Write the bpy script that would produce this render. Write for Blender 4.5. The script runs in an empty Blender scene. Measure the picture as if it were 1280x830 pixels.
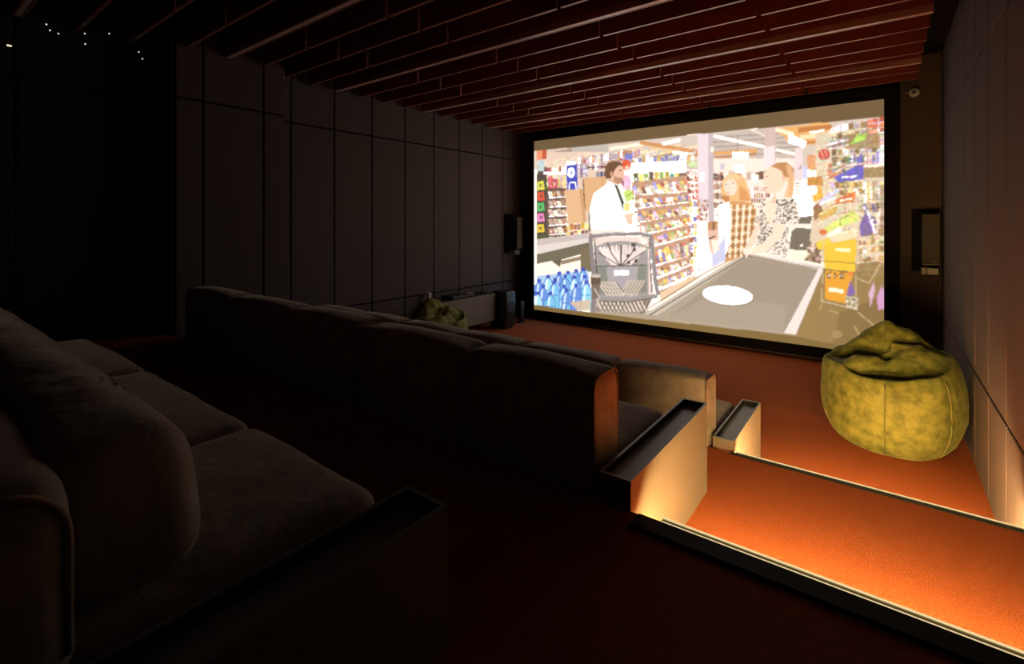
import bpy, bmesh, math, random
import numpy as np
from mathutils import Vector, Matrix, noise

# ------------------------------------------------------------------ camera, world, exposure
SC = bpy.context.scene
COL = SC.collection
F_PX = 611.0                       # focal length in pixels of the 1280x830 frame
YAW = math.atan2(465.0, 611.0)     # camera turned left of the screen axis
CY, SY = math.cos(YAW), math.sin(YAW)
HOR = 277.0                        # horizon row (the lens is shifted, verticals stay vertical)
CZ = 1.8                           # eye height above the front floor
cam_d = bpy.data.cameras.new('camera')
cam = bpy.data.objects.new('camera', cam_d)
COL.objects.link(cam)
cam_d.sensor_width = 36.0
cam_d.lens = 36.0 * F_PX / 1280.0
cam_d.shift_y = -(415.0 - HOR) / 1280.0
cam_d.clip_start = 0.02
cam.location = (0, 0, CZ)
cam.rotation_euler = (math.pi / 2, 0, YAW)
SC.camera = cam

world = bpy.data.worlds.new('world')
SC.world = world
world.use_nodes = True
world.node_tree.nodes['Background'].inputs[0].default_value = (0.004, 0.0035, 0.004, 1)
world.node_tree.nodes['Background'].inputs[1].default_value = 1.0

SC.view_settings.view_transform = 'Standard'
SC.view_settings.look = 'None'
SC.view_settings.gamma = 1.0
SC.view_settings.use_curve_mapping = False
SC.view_settings.exposure = 0.0

SCREEN_GAIN = 1.15      # brightness of the projected picture
LED_POWER = 1350.0        # step light tape
LED_COL = (1.0, 0.66, 0.24)

# ------------------------------------------------------------------ measures (metres, front floor = 0)
XL, XR = -5.6, 0.56            # side walls
YF, YB = 7.5, -2.4             # screen wall, rear wall
ZC = 3.76                      # black ceiling above the slats
ZS = 3.45                      # underside of the slats
Z2, Z3 = 0.40, 0.75            # middle and rear tier
Y2, Y3 = 3.16, 1.67            # tier edges
PIL_X, PIL_Y0, PIL_Y1 = -5.30, 1.725, 2.79   # pilaster on the left wall
SEAM_LO, SEAM_HI = 0.69, 2.97  # panel seams

def pix_y(px, py, Y):
    """point on the plane y = Y seen at photo pixel (px, py)"""
    u = (px - 640) / F_PX; v = (HOR - py) / F_PX
    d = (-SY + CY * u, CY + SY * u, v)
    k = Y / d[1]
    return Vector((k * d[0], Y, CZ + k * d[2]))

def pix_x(px, py, X):
    u = (px - 640) / F_PX; v = (HOR - py) / F_PX
    d = (-SY + CY * u, CY + SY * u, v)
    k = X / d[0]
    return Vector((X, k * d[1], CZ + k * d[2]))

# ------------------------------------------------------------------ materials
MATS = {}
def mat(name, col, rough=0.7, metal=0.0, col2=None, scale=8.0, detail=4.0, bump=0.0, bscale=60.0,
        sheen=0.0, spec=0.5, stretch=None, emit=None, estr=0.0, fac=(0.35, 0.65)):
    if name in MATS:
        return MATS[name]
    m = bpy.data.materials.new(name); m.use_nodes = True
    nt = m.node_tree; N = nt.nodes; L = nt.links
    b = N['Principled BSDF']
    b.inputs['Roughness'].default_value = rough
    b.inputs['Metallic'].default_value = metal
    b.inputs['Specular IOR Level'].default_value = spec
    b.inputs['Base Color'].default_value = (*col, 1)
    if sheen:
        b.inputs['Sheen Weight'].default_value = sheen
        b.inputs['Sheen Roughness'].default_value = 0.4
        b.inputs['Sheen Tint'].default_value = (*[min(1, c * 2.5 + 0.1) for c in col], 1)
    tc = N.new('ShaderNodeTexCoord')
    mp = N.new('ShaderNodeMapping')
    L.new(tc.outputs['Object'], mp.inputs[0])
    if stretch:
        mp.inputs['Scale'].default_value = stretch
    if col2:
        t = N.new('ShaderNodeTexNoise')
        t.inputs['Scale'].default_value = scale; t.inputs['Detail'].default_value = detail
        L.new(mp.outputs[0], t.inputs['Vector'])
        r = N.new('ShaderNodeValToRGB')
        r.color_ramp.elements[0].position = fac[0]; r.color_ramp.elements[0].color = (*col, 1)
        r.color_ramp.elements[1].position = fac[1]; r.color_ramp.elements[1].color = (*col2, 1)
        L.new(t.outputs['Fac'], r.inputs[0]); L.new(r.outputs[0], b.inputs['Base Color'])
    if bump:
        t2 = N.new('ShaderNodeTexNoise'); t2.inputs['Scale'].default_value = bscale
        t2.inputs['Detail'].default_value = 3
        L.new(mp.outputs[0], t2.inputs['Vector'])
        bp = N.new('ShaderNodeBump'); bp.inputs['Strength'].default_value = bump
        bp.inputs['Distance'].default_value = 0.02
        L.new(t2.outputs['Fac'], bp.inputs['Height']); L.new(bp.outputs[0], b.inputs['Normal'])
    if emit:
        b.inputs['Emission Color'].default_value = (*emit, 1)
        b.inputs['Emission Strength'].default_value = estr
    MATS[name] = m
    return m

M_CARPET = mat("carpet", (0.33, 0.080, 0.030), 0.95, col2=(0.46, 0.125, 0.042), scale=130, detail=6, bump=0.4, bscale=320, spec=0.1)
M_WALLF = mat('wall_fabric', (0.075, 0.060, 0.056), 0.9, col2=(0.092, 0.074, 0.068), scale=90, bump=0.15, bscale=300, spec=0.15)
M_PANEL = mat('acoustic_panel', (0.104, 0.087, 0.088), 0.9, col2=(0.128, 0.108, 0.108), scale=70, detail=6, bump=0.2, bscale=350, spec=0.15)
M_PANELSHADE = mat('shaded_acoustic_panel', (0.030, 0.024, 0.028), 0.9, col2=(0.038, 0.031, 0.035), scale=70, detail=6, bump=0.2, bscale=350, spec=0.15)  # same panel, colour darkened to hold the shade behind the pilaster
M_GAP = mat('panel_joint_backing', (0.012, 0.010, 0.011), 0.95, col2=(0.02, 0.017, 0.018), scale=20, spec=0.1)
M_BLACKC = mat('ceiling_black', (0.012, 0.009, 0.009), 0.95, col2=(0.018, 0.013, 0.013), scale=20, spec=0.1)
M_SLAT = mat('slat_wood', (0.17, 0.028, 0.018), 0.42, col2=(0.235, 0.040, 0.025), scale=6, detail=6, stretch=(0.6, 6, 14), bump=0.05, bscale=12, spec=0.45)
M_EDGE = mat('slat_edge_band', (0.34, 0.14, 0.115), 0.32, col2=(0.40, 0.17, 0.14), scale=5, spec=0.6)
M_LPROF = mat('light_profile_housing', (0.30, 0.13, 0.11), 0.4, col2=(0.36, 0.16, 0.14), scale=4, spec=0.5)
M_LDIFF = mat('light_diffuser', (0.80, 0.62, 0.57), 0.28, col2=(0.85, 0.66, 0.6), scale=3, spec=0.6)
M_SOFA = mat('sofa_velvet', (0.30, 0.26, 0.222), 0.85, col2=(0.43, 0.375, 0.325), scale=14, detail=7, bump=0.12, bscale=30, sheen=0.55, spec=0.2)
M_PIPE = mat('sofa_piping', (0.24, 0.17, 0.12), 0.8, col2=(0.30, 0.21, 0.15), scale=30, sheen=0.3, spec=0.2)
M_SOFAB = mat('sofa_base', (0.020, 0.016, 0.015), 0.8, col2=(0.03, 0.022, 0.02), scale=20)
M_BEIGE = mat('console_beige', (0.185, 0.160, 0.130), 0.55, col2=(0.205, 0.177, 0.145), scale=3, spec=0.3)
M_TRAY = mat('tray_metal', (0.20, 0.225, 0.21), 0.40, 0.2, col2=(0.23, 0.255, 0.24), scale=5, spec=0.5)
M_TRAYIN = mat('tray_lining', (0.26, 0.30, 0.275), 0.38, col2=(0.30, 0.34, 0.31), scale=9, spec=0.4)
M_OLIVE = mat('olive_velvet', (0.115, 0.128, 0.026), 0.75, col2=(0.25, 0.265, 0.062), scale=15, detail=8, bump=0.3, bscale=24, sheen=0.5, spec=0.25, fac=(0.34, 0.64))
M_OLSEAM = mat('olive_seam', (0.15, 0.16, 0.035), 0.8, col2=(0.20, 0.21, 0.05), scale=20)
M_BLACKP = mat('black_plastic', (0.012, 0.012, 0.013), 0.5, col2=(0.018, 0.018, 0.02), scale=20)
M_FRAME = mat('frame_velvet', (0.008, 0.007, 0.008), 0.95, col2=(0.012, 0.01, 0.011), scale=50, spec=0.1)
M_GRILLE = mat('speaker_grille', (0.07, 0.055, 0.04), 0.6, col2=(0.09, 0.07, 0.05), scale=120, bump=0.3, bscale=400)
M_STEEL = mat('brushed_steel', (0.20, 0.19, 0.17), 0.45, 0.5, col2=(0.24, 0.22, 0.2), scale=10)
M_ALU = mat('nosing_aluminium', (0.42, 0.37, 0.24), 0.45, 0.5, col2=(0.47, 0.41, 0.27), scale=8)
M_RUBBER = mat('nosing_rubber', (0.010, 0.011, 0.011), 0.7, col2=(0.014, 0.015, 0.015), scale=30, spec=0.2)
M_TAPE = mat('led_tape', (0.8, 0.7, 0.5), 0.5, emit=LED_COL, estr=LED_POWER)
M_LINE = mat('led_diffuser_line', (0.8, 0.7, 0.5), 0.5, emit=(1.0, 0.78, 0.40), estr=0.8)
M_GREY = mat('cabinet_grey', (0.22, 0.20, 0.175), 0.7, col2=(0.26, 0.235, 0.205), scale=16, spec=0.3)
M_WHITE = mat('white_gloss', (0.75, 0.74, 0.70), 0.35, col2=(0.8, 0.79, 0.75), scale=6)
M_SUB = mat('subwoofer_black', (0.014, 0.018, 0.018), 0.3, col2=(0.02, 0.024, 0.024), scale=12)
M_STAR = mat('star_point', (0.9, 0.95, 1.0), 0.4, emit=(0.85, 0.95, 1.0), estr=0.9)
M_STARY = mat('indicator_yellow', (1.0, 0.95, 0.7), 0.4, emit=(1.0, 0.93, 0.62), estr=1.0)

# ------------------------------------------------------------------ helpers
def obj(name, bm, m, parent=None, loc=None, smooth=False, kind=None):
    me = bpy.data.meshes.new(name)
    bmesh.ops.recalc_face_normals(bm, faces=bm.faces[:])
    bm.to_mesh(me); bm.free()
    if smooth:
        me.shade_smooth()
    me.materials.append(m)
    return link(name, me, parent, loc, kind)

def link(name, me, parent=None, loc=None, kind=None):
    o = bpy.data.objects.new(name, me)
    COL.objects.link(o)
    if parent: o.parent = parent
    if loc is not None: o.location = loc
    if kind: o['kind'] = kind
    return o

def empty(name, loc=(0, 0, 0), rz=0.0):
    o = bpy.data.objects.new(name, None)
    COL.objects.link(o); o.location = loc; o.rotation_euler = (0, 0, rz)
    o.empty_display_size = 0.1
    return o

def tag(o, label, cat=None, group=None, kind=None):
    o['label'] = label
    if cat: o['category'] = cat
    if group: o['group'] = group
    if kind: o['kind'] = kind
    return o

def box(bm, x0, x1, y0, y1, z0, z1):
    m = Matrix.Translation(((x0 + x1) / 2, (y0 + y1) / 2, (z0 + z1) / 2)) @ Matrix.Diagonal((abs(x1 - x0), abs(y1 - y0), abs(z1 - z0), 1))
    return bmesh.ops.create_cube(bm, size=1.0, matrix=m)['verts']

def bbox(x0, x1, y0, y1, z0, z1, bev=0.004, seg=1):
    bm = bmesh.new(); box(bm, x0, x1, y0, y1, z0, z1)
    bmesh.ops.bevel(bm, geom=bm.edges[:], offset=bev, segments=seg, affect='EDGES', profile=0.5)
    return bm

def cyl(bm, p0, p1, r0, r1=None, seg=16):
    p0 = Vector(p0); p1 = Vector(p1); d = p1 - p0
    q = d.to_track_quat('Z', 'Y').to_matrix().to_4x4()
    m = Matrix.Translation((p0 + p1) / 2) @ q
    return bmesh.ops.create_cone(bm, cap_ends=True, segments=seg, radius1=r0, radius2=r0 if r1 is None else r1, depth=d.length, matrix=m)['verts']

def tube(pts, r, seg=8):
    """tube along a polyline as a bmesh"""
    bm = bmesh.new(); rings = []
    pts = [Vector(p) for p in pts]
    for i, p in enumerate(pts):
        t = (pts[min(i + 1, len(pts) - 1)] - pts[max(i - 1, 0)]).normalized()
        a = t.cross(Vector((0, 0, 1)))
        if a.length < 1e-3: a = Vector((1, 0, 0))
        a.normalize(); b = t.cross(a)
        rings.append([bm.verts.new(p + (a * math.cos(k * 2 * math.pi / seg) + b * math.sin(k * 2 * math.pi / seg)) * r) for k in range(seg)])
    for A, B in zip(rings, rings[1:]):
        for k in range(seg):
            bm.faces.new((A[k], A[(k + 1) % seg], B[(k + 1) % seg], B[k]))
    bm.faces.new(rings[0]); bm.faces.new(rings[-1])
    return bm

def pillow(x0, x1, y0, y1, z0, z1, puff=(0.02, 0.02, 0.02), n=14, ex=5.0, wr=0.004, seed=0, shape=None):
    """soft cushion: a rounded box whose faces bulge, with faint wrinkles"""
    bm = bmesh.new()
    bmesh.ops.create_cube(bm, size=2.0)
    bmesh.ops.subdivide_edges(bm, edges=bm.edges[:], cuts=n, use_grid_fill=True)
    cx, cy, cz = (x0 + x1) / 2, (y0 + y1) / 2, (z0 + z1) / 2
    hx, hy, hz = (x1 - x0) / 2, (y1 - y0) / 2, (z1 - z0) / 2
    hm = min(hx, hy, hz)
    for v in bm.verts:
        x, y, z = v.co
        # superellipsoid style rounding, stronger on the thin directions
        k = (abs(x) ** ex + abs(y) ** ex + abs(z) ** ex) ** (1.0 / ex)
        x, y, z = x / k, y / k, z / k
        # keep corners tight on the long axes
        def tight(c, h): return math.copysign(1 - (1 - abs(c)) * min(1, 1.4 * hm / h), c) if abs(c) > 0.55 else c * (1 - 0.45 * min(1, 1.4 * hm / h)) / 0.55
        x, y, z = tight(x, hx), tight(y, hy), tight(z, hz)
        bx = (1 - y * y) * (1 - z * z); by = (1 - x * x) * (1 - z * z); bz = (1 - x * x) * (1 - y * y)
        p = Vector((cx + x * hx + x * puff[0] * bx, cy + y * hy + y * puff[1] * by, cz + z * hz + z * puff[2] * bz))
        w = noise.fractal(Vector((p.x * 3.1 + seed * 7.3, p.y * 3.1, p.z * 3.1)), 0.8, 2.0, 3) * wr
        p += Vector((x, y, z)).normalized() * w
        if shape: p = shape(p)
        v.co = p
    return bm

# ------------------------------------------------------------------ the setting
bm = bmesh.new(); box(bm, XL - .15, XR + .15, Y2, YF + .15, -.12, 0)
tag(obj('floor', bm, M_CARPET), 'front floor covered in burgundy carpet below the projection screen', kind='structure')
bm = bmesh.new(); box(bm, XL - .15, XR + .15, Y3, Y2, -.12, Z2)
tag(obj('floor_middle_tier', bm, M_CARPET), 'middle carpeted tier with the second row of sofas', kind='structure')
bm = bmesh.new(); box(bm, XL - .15, XR + .15, YB - .15, Y3, -.12, Z3)
tag(obj('floor_rear_tier', bm, M_CARPET), 'highest carpeted tier with the rear row sofa', kind='structure')
bm = bmesh.new(); box(bm, XL - .15, XR + .15, YB - .15, YF + .15, ZC, ZC + .12)
ceil = tag(obj('ceiling', bm, M_BLACKC), 'black ceiling hung with dark red wooden slats', kind='structure')
bm = bmesh.new(); box(bm, XL - .15, XR + .15, YF, YF + .15, -.12, ZC)
tag(obj('wall_front', bm, M_WALLF), 'dark brown wall behind the projection screen', kind='structure')
bm = bmesh.new(); box(bm, XL - .15, XR + .15, YB - .15, YB, -.12, ZC)
tag(obj('wall_back', bm, M_WALLF), 'dark rear wall behind the last row', kind='structure')
bm = bmesh.new(); box(bm, XL - .15, XL, YB, YF, -.12, ZC); box(bm, XL - .01, PIL_X, PIL_Y0, PIL_Y1, -.12, ZC)
wl = tag(obj('wall_left', bm, M_GAP), 'dark side wall with upholstered panels and a shallow pilaster', kind='structure')
bm = bmesh.new(); box(bm, XR, XR + .15, YB, YF, -.12, ZC)
wr = tag(obj('wall_right', bm, M_GAP), 'taupe panelled side wall beside the aisle steps', kind='structure')

PCACHE = {}
def panel(parent, X, side, y0, y1, z0, z1, th=0.03, axis='x', m=None):
    m = m or M_PANEL
    """upholstered wall panel; mesh shared between equal sizes"""
    g = 0.009
    w, h = y1 - y0 - 2 * g, z1 - z0 - 2 * g
    key = (round(w, 3), round(h, 3), side, axis, m.name)
    if key not in PCACHE:
        if axis == 'x':
            b = bbox(0, th, -w / 2, w / 2, -h / 2, h / 2, 0.007, 2)
        else:
            b = bbox(-w / 2, w / 2, 0, th, -h / 2, h / 2, 0.007, 2)
        if side < 0:
            for v in b.verts:
                if axis == 'x': v.co.x *= -1
                else: v.co.y *= -1
        me = bpy.data.meshes.new('panel'); bmesh.ops.recalc_face_normals(b, faces=b.faces[:]); b.to_mesh(me); b.free()
        me.materials.append(m); PCACHE[key] = me
    loc = (X, (y0 + y1) / 2, (z0 + z1) / 2) if axis == 'x' else ((y0 + y1) / 2, X, (z0 + z1) / 2)
    return link('panel', PCACHE[key], parent, loc)

def floor_at(y0, y1):
    m = (y0 + y1) / 2
    return 0 if m > Y2 else (Z2 if m > Y3 else Z3)

def panel_run(parent, X, side, edges, m=None):
    for y0, y1 in zip(edges, edges[1:]):
        zf = floor_at(y0, y1)
        if SEAM_LO - zf > 0.12: panel(parent, X, side, y0, y1, zf, SEAM_LO, m=m)
        panel(parent, X, side, y0, y1, max(SEAM_LO, zf), SEAM_HI, m=m)
        panel(parent, X, side, y0, y1, SEAM_HI, ZC, m=m)

P = 0.575
front = [3.01 + P * i for i in range(8)] + [YF]
panel_run(wl, XL, 1, [PIL_Y1 + .0, 3.01] + front[1:])
panel_run(wl, PIL_X, 1, [PIL_Y0, 1.965, 2.545, PIL_Y1])
for z0, z1 in ((Z2, SEAM_HI), (SEAM_HI, ZC)):       # near return of the pilaster, its shade put into the panel colour
    panel(wl, PIL_Y0, -1, XL, PIL_X + .03, z0, z1, axis='y', m=M_PANELSHADE)
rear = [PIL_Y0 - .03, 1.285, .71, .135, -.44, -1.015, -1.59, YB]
panel_run(wl, XL, 1, rear[::-1], M_PANELSHADE)  # wall behind the pilaster, screen shadow painted in by darker panels
panel_run(wr, XR, -1, [YB, -1.99, -1.415, -.84, -.265, .31, .885, 1.46, 2.035, 2.61, 3.185, 3.755, 4.325, 4.9, 5.476, 6.055, 6.63, 7.2, YF])

# --- step nosings with light tape (trim of the setting)
def nosing(n, x0, xl, yt, zt, label, wid=.09, cut=.065):
    t = empty('trim_%d' % n, (0, yt, zt)); tag(t, label, kind='structure')
    x1 = XR - .03
    obj('rubber_nosing', bbox(x0, x1, -wid, .0, -.004, .006, .003, 2), M_RUBBER, t)
    obj('rubber_rib', bbox(x0, x1, -wid + .004, -wid + .016, .004, .010, .002), M_RUBBER, t)
    b = bbox(xl, x1, .001, .040, -.020, -.004, .002, 1)
    obj('aluminium_profile', b, M_ALU, t)
    obj('diffuser_line', bbox(xl, x1, .002, .011, -.004, .002, .001, 1), M_LINE, t)
    obj('diffuser_line', bbox(xl, x1, .034, .040, -.004, .000, .001, 1), M_LINE, t)
    obj('led_tape', bbox(xl + cut, x1 - .01, .020, .034, -.027, -.0205, .001, 1), M_TAPE, t)
    return t
nosing(1, -.74, -.72, Y2, Z2, 'lit step nosing edging the middle tier in the aisle', wid=.022, cut=.05)
nosing(2, -.70, -.625, Y3, Z3, 'lit black and brass step nosing edging the rear tier in the aisle')

# --- ceiling slats: 1.2 m boards end to end, every fourth row a linear light
LED_Y = [6.60, 5.06, 3.58, 2.19, 0.72, -0.75]
JOINT = [0.31, -0.80, -2.005, -3.19, -4.39, -5.57]
SLME = {}
def slat_row(y):
    for a, b_ in zip(JOINT, JOINT[1:]):
        x1, x0 = a - .018, b_ + .018
        if a == 0.31: x1 = a
        lim = PIL_X + .04 if PIL_Y0 - .02 < y < PIL_Y1 + .02 else XL + .04
        x0 = max(x0, lim)
        w = round(x1 - x0, 3)
        if w not in SLME:
            b = bbox(-w / 2, w / 2, -.016, .016, ZS, ZC, .0025, 1)
            me = bpy.data.meshes.new('slat'); bmesh.ops.recalc_face_normals(b, faces=b.faces[:]); b.to_mesh(me); b.free()
            me.materials.append(M_SLAT); me.materials.append(M_EDGE)
            for p in me.polygons:
                if p.normal.z < -.9 or abs(p.normal.x) > .9: p.material_index = 1
            SLME[w] = me
        link('slat', SLME[w], ceil, ((x0 + x1) / 2, y, 0))
ORD = ['nearest to the projection screen', 'second from the projection screen', 'third from the projection screen', 'fourth from the projection screen',
       'fifth from the projection screen', 'sixth from the projection screen, over the rear sofa']
for i, y in enumerate(LED_Y):
    x0 = PIL_X + .04 if PIL_Y0 < y < PIL_Y1 else XL + .07
    t = empty('linear_ceiling_light', ((x0 + .31) / 2, y, ZS)); h = (.31 - x0) / 2
    tag(t, 'slim linear ceiling light among the slats, ' + ORD[i], 'ceiling light', 'linear lights between the ceiling slats')
    obj('housing', bbox(-h, h, -.034, .034, .002, ZC - ZS, .003, 1), M_SLAT, t)
    b = bbox(-h, h, -.036, -.020, -.006, .05, .002, 1)
    obj('side_rail', b, M_LPROF, t)
    obj('side_rail', bbox(-h, h, .020, .036, -.006, .05, .002, 1), M_LPROF, t)
    obj('diffuser', bbox(-h + .004, h - .004, -.019, .019, -.004, .02, .002, 1), M_LDIFF, t)
    nxt = LED_Y[i + 1] if i + 1 < len(LED_Y) else None
    if nxt is not None:
        for k in (1, 2, 3): slat_row(y + (nxt - y) * k / 4)
slat_row(6.97); slat_row(7.34)

# ------------------------------------------------------------------ projection screen
SX0, SX1, SZ0, SZ1 = -5.147, 0.0, 0.175, 3.285
YS = 7.44
scr = empty('projection_screen', ((SX0 + SX1) / 2, YF, SZ0)); tag(scr, 'large wall screen with black velvet frame showing a supermarket checkout scene', 'screen')
ox, oz = scr.location.x, scr.location.z
FR = 0.165
for (a, b_, c, d) in ((SX0 - .27, SX0, SZ0 - .13, SZ1 + .14), (SX1, SX1 + .15, SZ0 - .13, SZ1 + .14), (SX0, SX1, SZ1, SZ1 + .14), (SX0, SX1, SZ0 - .13, SZ0)):
    obj('frame', bbox(a - ox, b_ - ox, YS - .045 - YF, -.005, c - oz, d - oz, .006, 2), M_FRAME, scr)

# --- the projected picture: colours painted cell by cell in code on a fine flat mesh
CW, CH = 500, 302
YP = YS
sw, sh = SX1 - SX0, SZ1 - SZ0
IMG = np.zeros((CH, CW, 3))
rng = random.Random(5)
def s2l(c): return tuple((v / 255 / 12.92) if v / 255 <= .04045 else ((v / 255 + .055) / 1.055) ** 2.4 for v in c)
def cv(p):
    """photo pixel -> canvas cell coordinates"""
    w = pix_y(p[0], p[1], YP)
    return ((w.x - SX0) / sw * (CW - 1), (w.z - SZ0) / sh * (CH - 1))
def fill(pts, col, alpha=1.0, raw=False):
    q = pts if raw else [cv(p) for p in pts]
    xs = [p[0] for p in q]; ys = [p[1] for p in q]
    x0, x1 = max(0, int(math.floor(min(xs)))), min(CW - 1, int(math.ceil(max(xs))))
    y0, y1 = max(0, int(math.floor(min(ys)))), min(CH - 1, int(math.ceil(max(ys))))
    if x1 < x0 or y1 < y0: return
    gx, gy = np.meshgrid(np.arange(x0, x1 + 1), np.arange(y0, y1 + 1))
    ins = np.zeros(gx.shape, bool)
    n = len(q)
    for i in range(n):
        ax, ay = q[i]; bx, by = q[(i + 1) % n]
        if ay == by: continue
        c = (ay > gy) != (by > gy)
        ins ^= c & (gx < (bx - ax) * (gy - ay) / (by - ay) + ax)
    c = np.array(s2l(col))
    sub = IMG[y0:y1 + 1, x0:x1 + 1]
    sub[ins] = sub[ins] * (1 - alpha) + c * alpha
def rect(x0, y0, x1, y1, col, a=1.0): fill([(x0, y0), (x1, y0), (x1, y1), (x0, y1)], col, a)
def ell(cx, cy, rx, ry, col, a=1.0, rot=0.0, n=20):
    fill([(cx + rx * math.cos(t) * math.cos(rot) - ry * math.sin(t) * math.sin(rot), cy + rx * math.cos(t) * math.sin(rot) + ry * math.sin(t) * math.cos(rot)) for t in [k * 2 * math.pi / n for k in range(n)]], col, a)
def line(pts, w, col, a=1.0):
    for (ax, ay), (bx, by) in zip(pts, pts[1:]):
        d = math.hypot(bx - ax, by - ay) or 1; nx, ny = -(by - ay) / d * w / 2, (bx - ax) / d * w / 2
        fill([(ax + nx, ay + ny), (bx + nx, by + ny), (bx - nx, by - ny), (ax - nx, ay - ny)], col, a)
def lerp2(Q, s, t):
    (ax, ay), (bx, by), (cx_, cy_), (dx, dy) = Q       # tl, tr, br, bl
    return (ax * (1 - s) * (1 - t) + bx * s * (1 - t) + cx_ * s * t + dx * (1 - s) * t, ay * (1 - s) * (1 - t) + by * s * (1 - t) + cy_ * s * t + dy * (1 - s) * t)
def goods(Q, nx, ny, pal, skew=0.0, jit=.3, a=1.0, gap=.06):
    for j in range(ny):
        for i in range(nx):
            s0, s1 = (i + gap) / nx, (i + 1 - gap) / nx; t0, t1 = (j + gap) / ny, (j + 1 - gap * .5) / ny
            t0 += rng.random() * jit / ny
            k = skew / nx
            c = rng.choice(pal); f = .82 + rng.random() * .3
            fill([lerp2(Q, s0, t0), lerp2(Q, s1, t0), lerp2(Q, s1 + k, t1), lerp2(Q, s0 + k, t1)], tuple(min(255, v * f) for v in c), a)
            if rng.random() < .5:
                tm = (t0 + t1) / 2
                fill([lerp2(Q, s0 + .2 / nx, tm - .12 / ny), lerp2(Q, s1 - .2 / nx, tm - .12 / ny), lerp2(Q, s1 - .2 / nx, tm + .12 / ny), lerp2(Q, s0 + .2 / nx, tm + .12 / ny)], rng.choice([(255, 250, 235), (120, 60, 40), (255, 220, 120)]), .7)

CAND = [(226, 140, 105), (244, 180, 105), (250, 215, 150), (214, 105, 88), (250, 235, 220), (225, 185, 225), (160, 150, 215), (235, 200, 90), (176, 196, 126), (160, 105, 84), (250, 225, 205), (255, 246, 236), (250, 230, 200)]
PALE = [(250, 235, 215), (235, 210, 200), (215, 190, 215), (245, 215, 170), (190, 160, 150), (255, 250, 240), (205, 180, 160)]
# back drop of the picture
IMG[:] = s2l((255, 241, 226))
fill([(738, 380), (1000, 410), (1000, 440), (738, 410)], (178, 160, 138))
# ceiling of the shop
fill([(670, 188), (1105, 145), (1105, 205), (870, 212), (670, 212)], (218, 200, 186))
for k in range(9):
    y = 184 - k * .4; x = 680 + k * 48
    line([(x, 204 - k * 4), (x + 75, 190 - k * 4.2)], 3.2, (248, 220, 180))
    line([(x + 10, 211 - k * 4), (x + 70, 199 - k * 4.2)], 2.2, (190, 140, 100))
line([(690, 192), (722, 186)], 4, (170, 150, 130)); line([(690, 199), (722, 192)], 4, (120, 105, 95))
fill([(715, 184), (760, 178), (760, 200), (720, 204)], (195, 185, 175))
line([(762, 186), (805, 180)], 4, (255, 235, 205)); line([(800, 178), (872, 190)], 5, (214, 150, 95)); line([(812, 184), (872, 196)], 3, (240, 200, 150))
line([(828, 180), (850, 175)], 4, (255, 250, 235)); line([(840, 190), (872, 194)], 3, (255, 245, 225)); line([(850, 197), (872, 194)], 3, (196, 130, 80))
fill([(884, 168), (1000, 157), (1000, 198), (884, 198)], (206, 190, 180))
for k in range(5): line([(890, 172 + k * 6), (1000, 165 + k * 6)], 2, (176, 158, 150))
line([(892, 170), (957, 184)], 3.4, (255, 250, 235)); line([(970, 187), (1000, 194)], 3, (255, 248, 230))
line([(892, 192), (946, 188)], 5, (232, 170, 105)); line([(892, 198), (945, 192)], 3, (200, 130, 80))
rect(916, 190, 935, 198, (255, 255, 250)); line([(922, 168), (922, 190)], 1, (140, 120, 110)); line([(935, 160), (957, 170)], 2, (240, 225, 210))
# orange lamps at the top
fill([(966, 160), (1036, 152), (1042, 178), (1005, 182), (985, 176)], (238, 178, 110))
line([(968, 161), (992, 168)], 5, (255, 235, 200)); line([(998, 163), (1040, 158)], 6, (196, 122, 62)); line([(1000, 172), (1040, 168)], 5, (255, 226, 180))
line([(1004, 178), (1040, 176)], 4, (206, 136, 76)); line([(1012, 166), (1030, 163)], 3, (255, 250, 230))
fill([(986, 167), (1008, 177), (1006, 185), (985, 178)], (255, 255, 250))
# back wall and pillars
rect(884, 198, 1000, 260, (246, 226, 212)); goods([(888, 214), (1000, 208), (1000, 222), (888, 228)], 20, 1, [(176, 130, 110), (235, 205, 190), (140, 100, 90), (250, 240, 230)])
for yy in (216, 228, 240, 251): goods([(892, yy), (905, yy), (905, yy + 9), (892, yy + 9)], 5, 1, [(110, 80, 70), (150, 110, 95), (90, 65, 60), (190, 150, 130)])
for yy in (232, 240, 247): goods([(936, yy), (966, yy), (966, yy + 7), (936, yy + 7)], 10, 1, [(190, 130, 120), (235, 200, 190), (150, 95, 90), (250, 230, 220)])
rect(918, 206, 930, 216, (255, 255, 252)); rect(900, 204, 906, 212, (205, 205, 215)); ell(944, 222, 4, 4, (255, 255, 250))
fill([(872, 166), (885, 165), (886, 262), (872, 262)], (234, 216, 222)); fill([(885, 165), (891, 164), (893, 300), (886, 300)], (206, 188, 190))
rect(875.5, 216, 880, 226, (255, 255, 255)); rect(888, 184, 892, 190, (255, 240, 210))
fill([(956, 160), (970, 158), (969, 204), (955, 206)], (216, 190, 180)); fill([(955, 184), (968, 182), (968, 206), (955, 208)], (238, 220, 222))
fill([(994, 185), (1004, 185), (1003, 226), (993, 226)], (236, 214, 214)); line([(998, 206), (998, 211), (1001, 211), (1001, 206)], .8, (110, 90, 90))
rect(1003, 208, 1009, 224, (206, 212, 236)); rect(1009, 194, 1020, 212, (230, 160, 110))
rect(992, 226, 1020, 262, (252, 238, 228)); 
for k in range(4): line([(994, 229 + k * 4), (1000, 229 + k * 4)], 1.2, (170, 150, 150))
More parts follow.
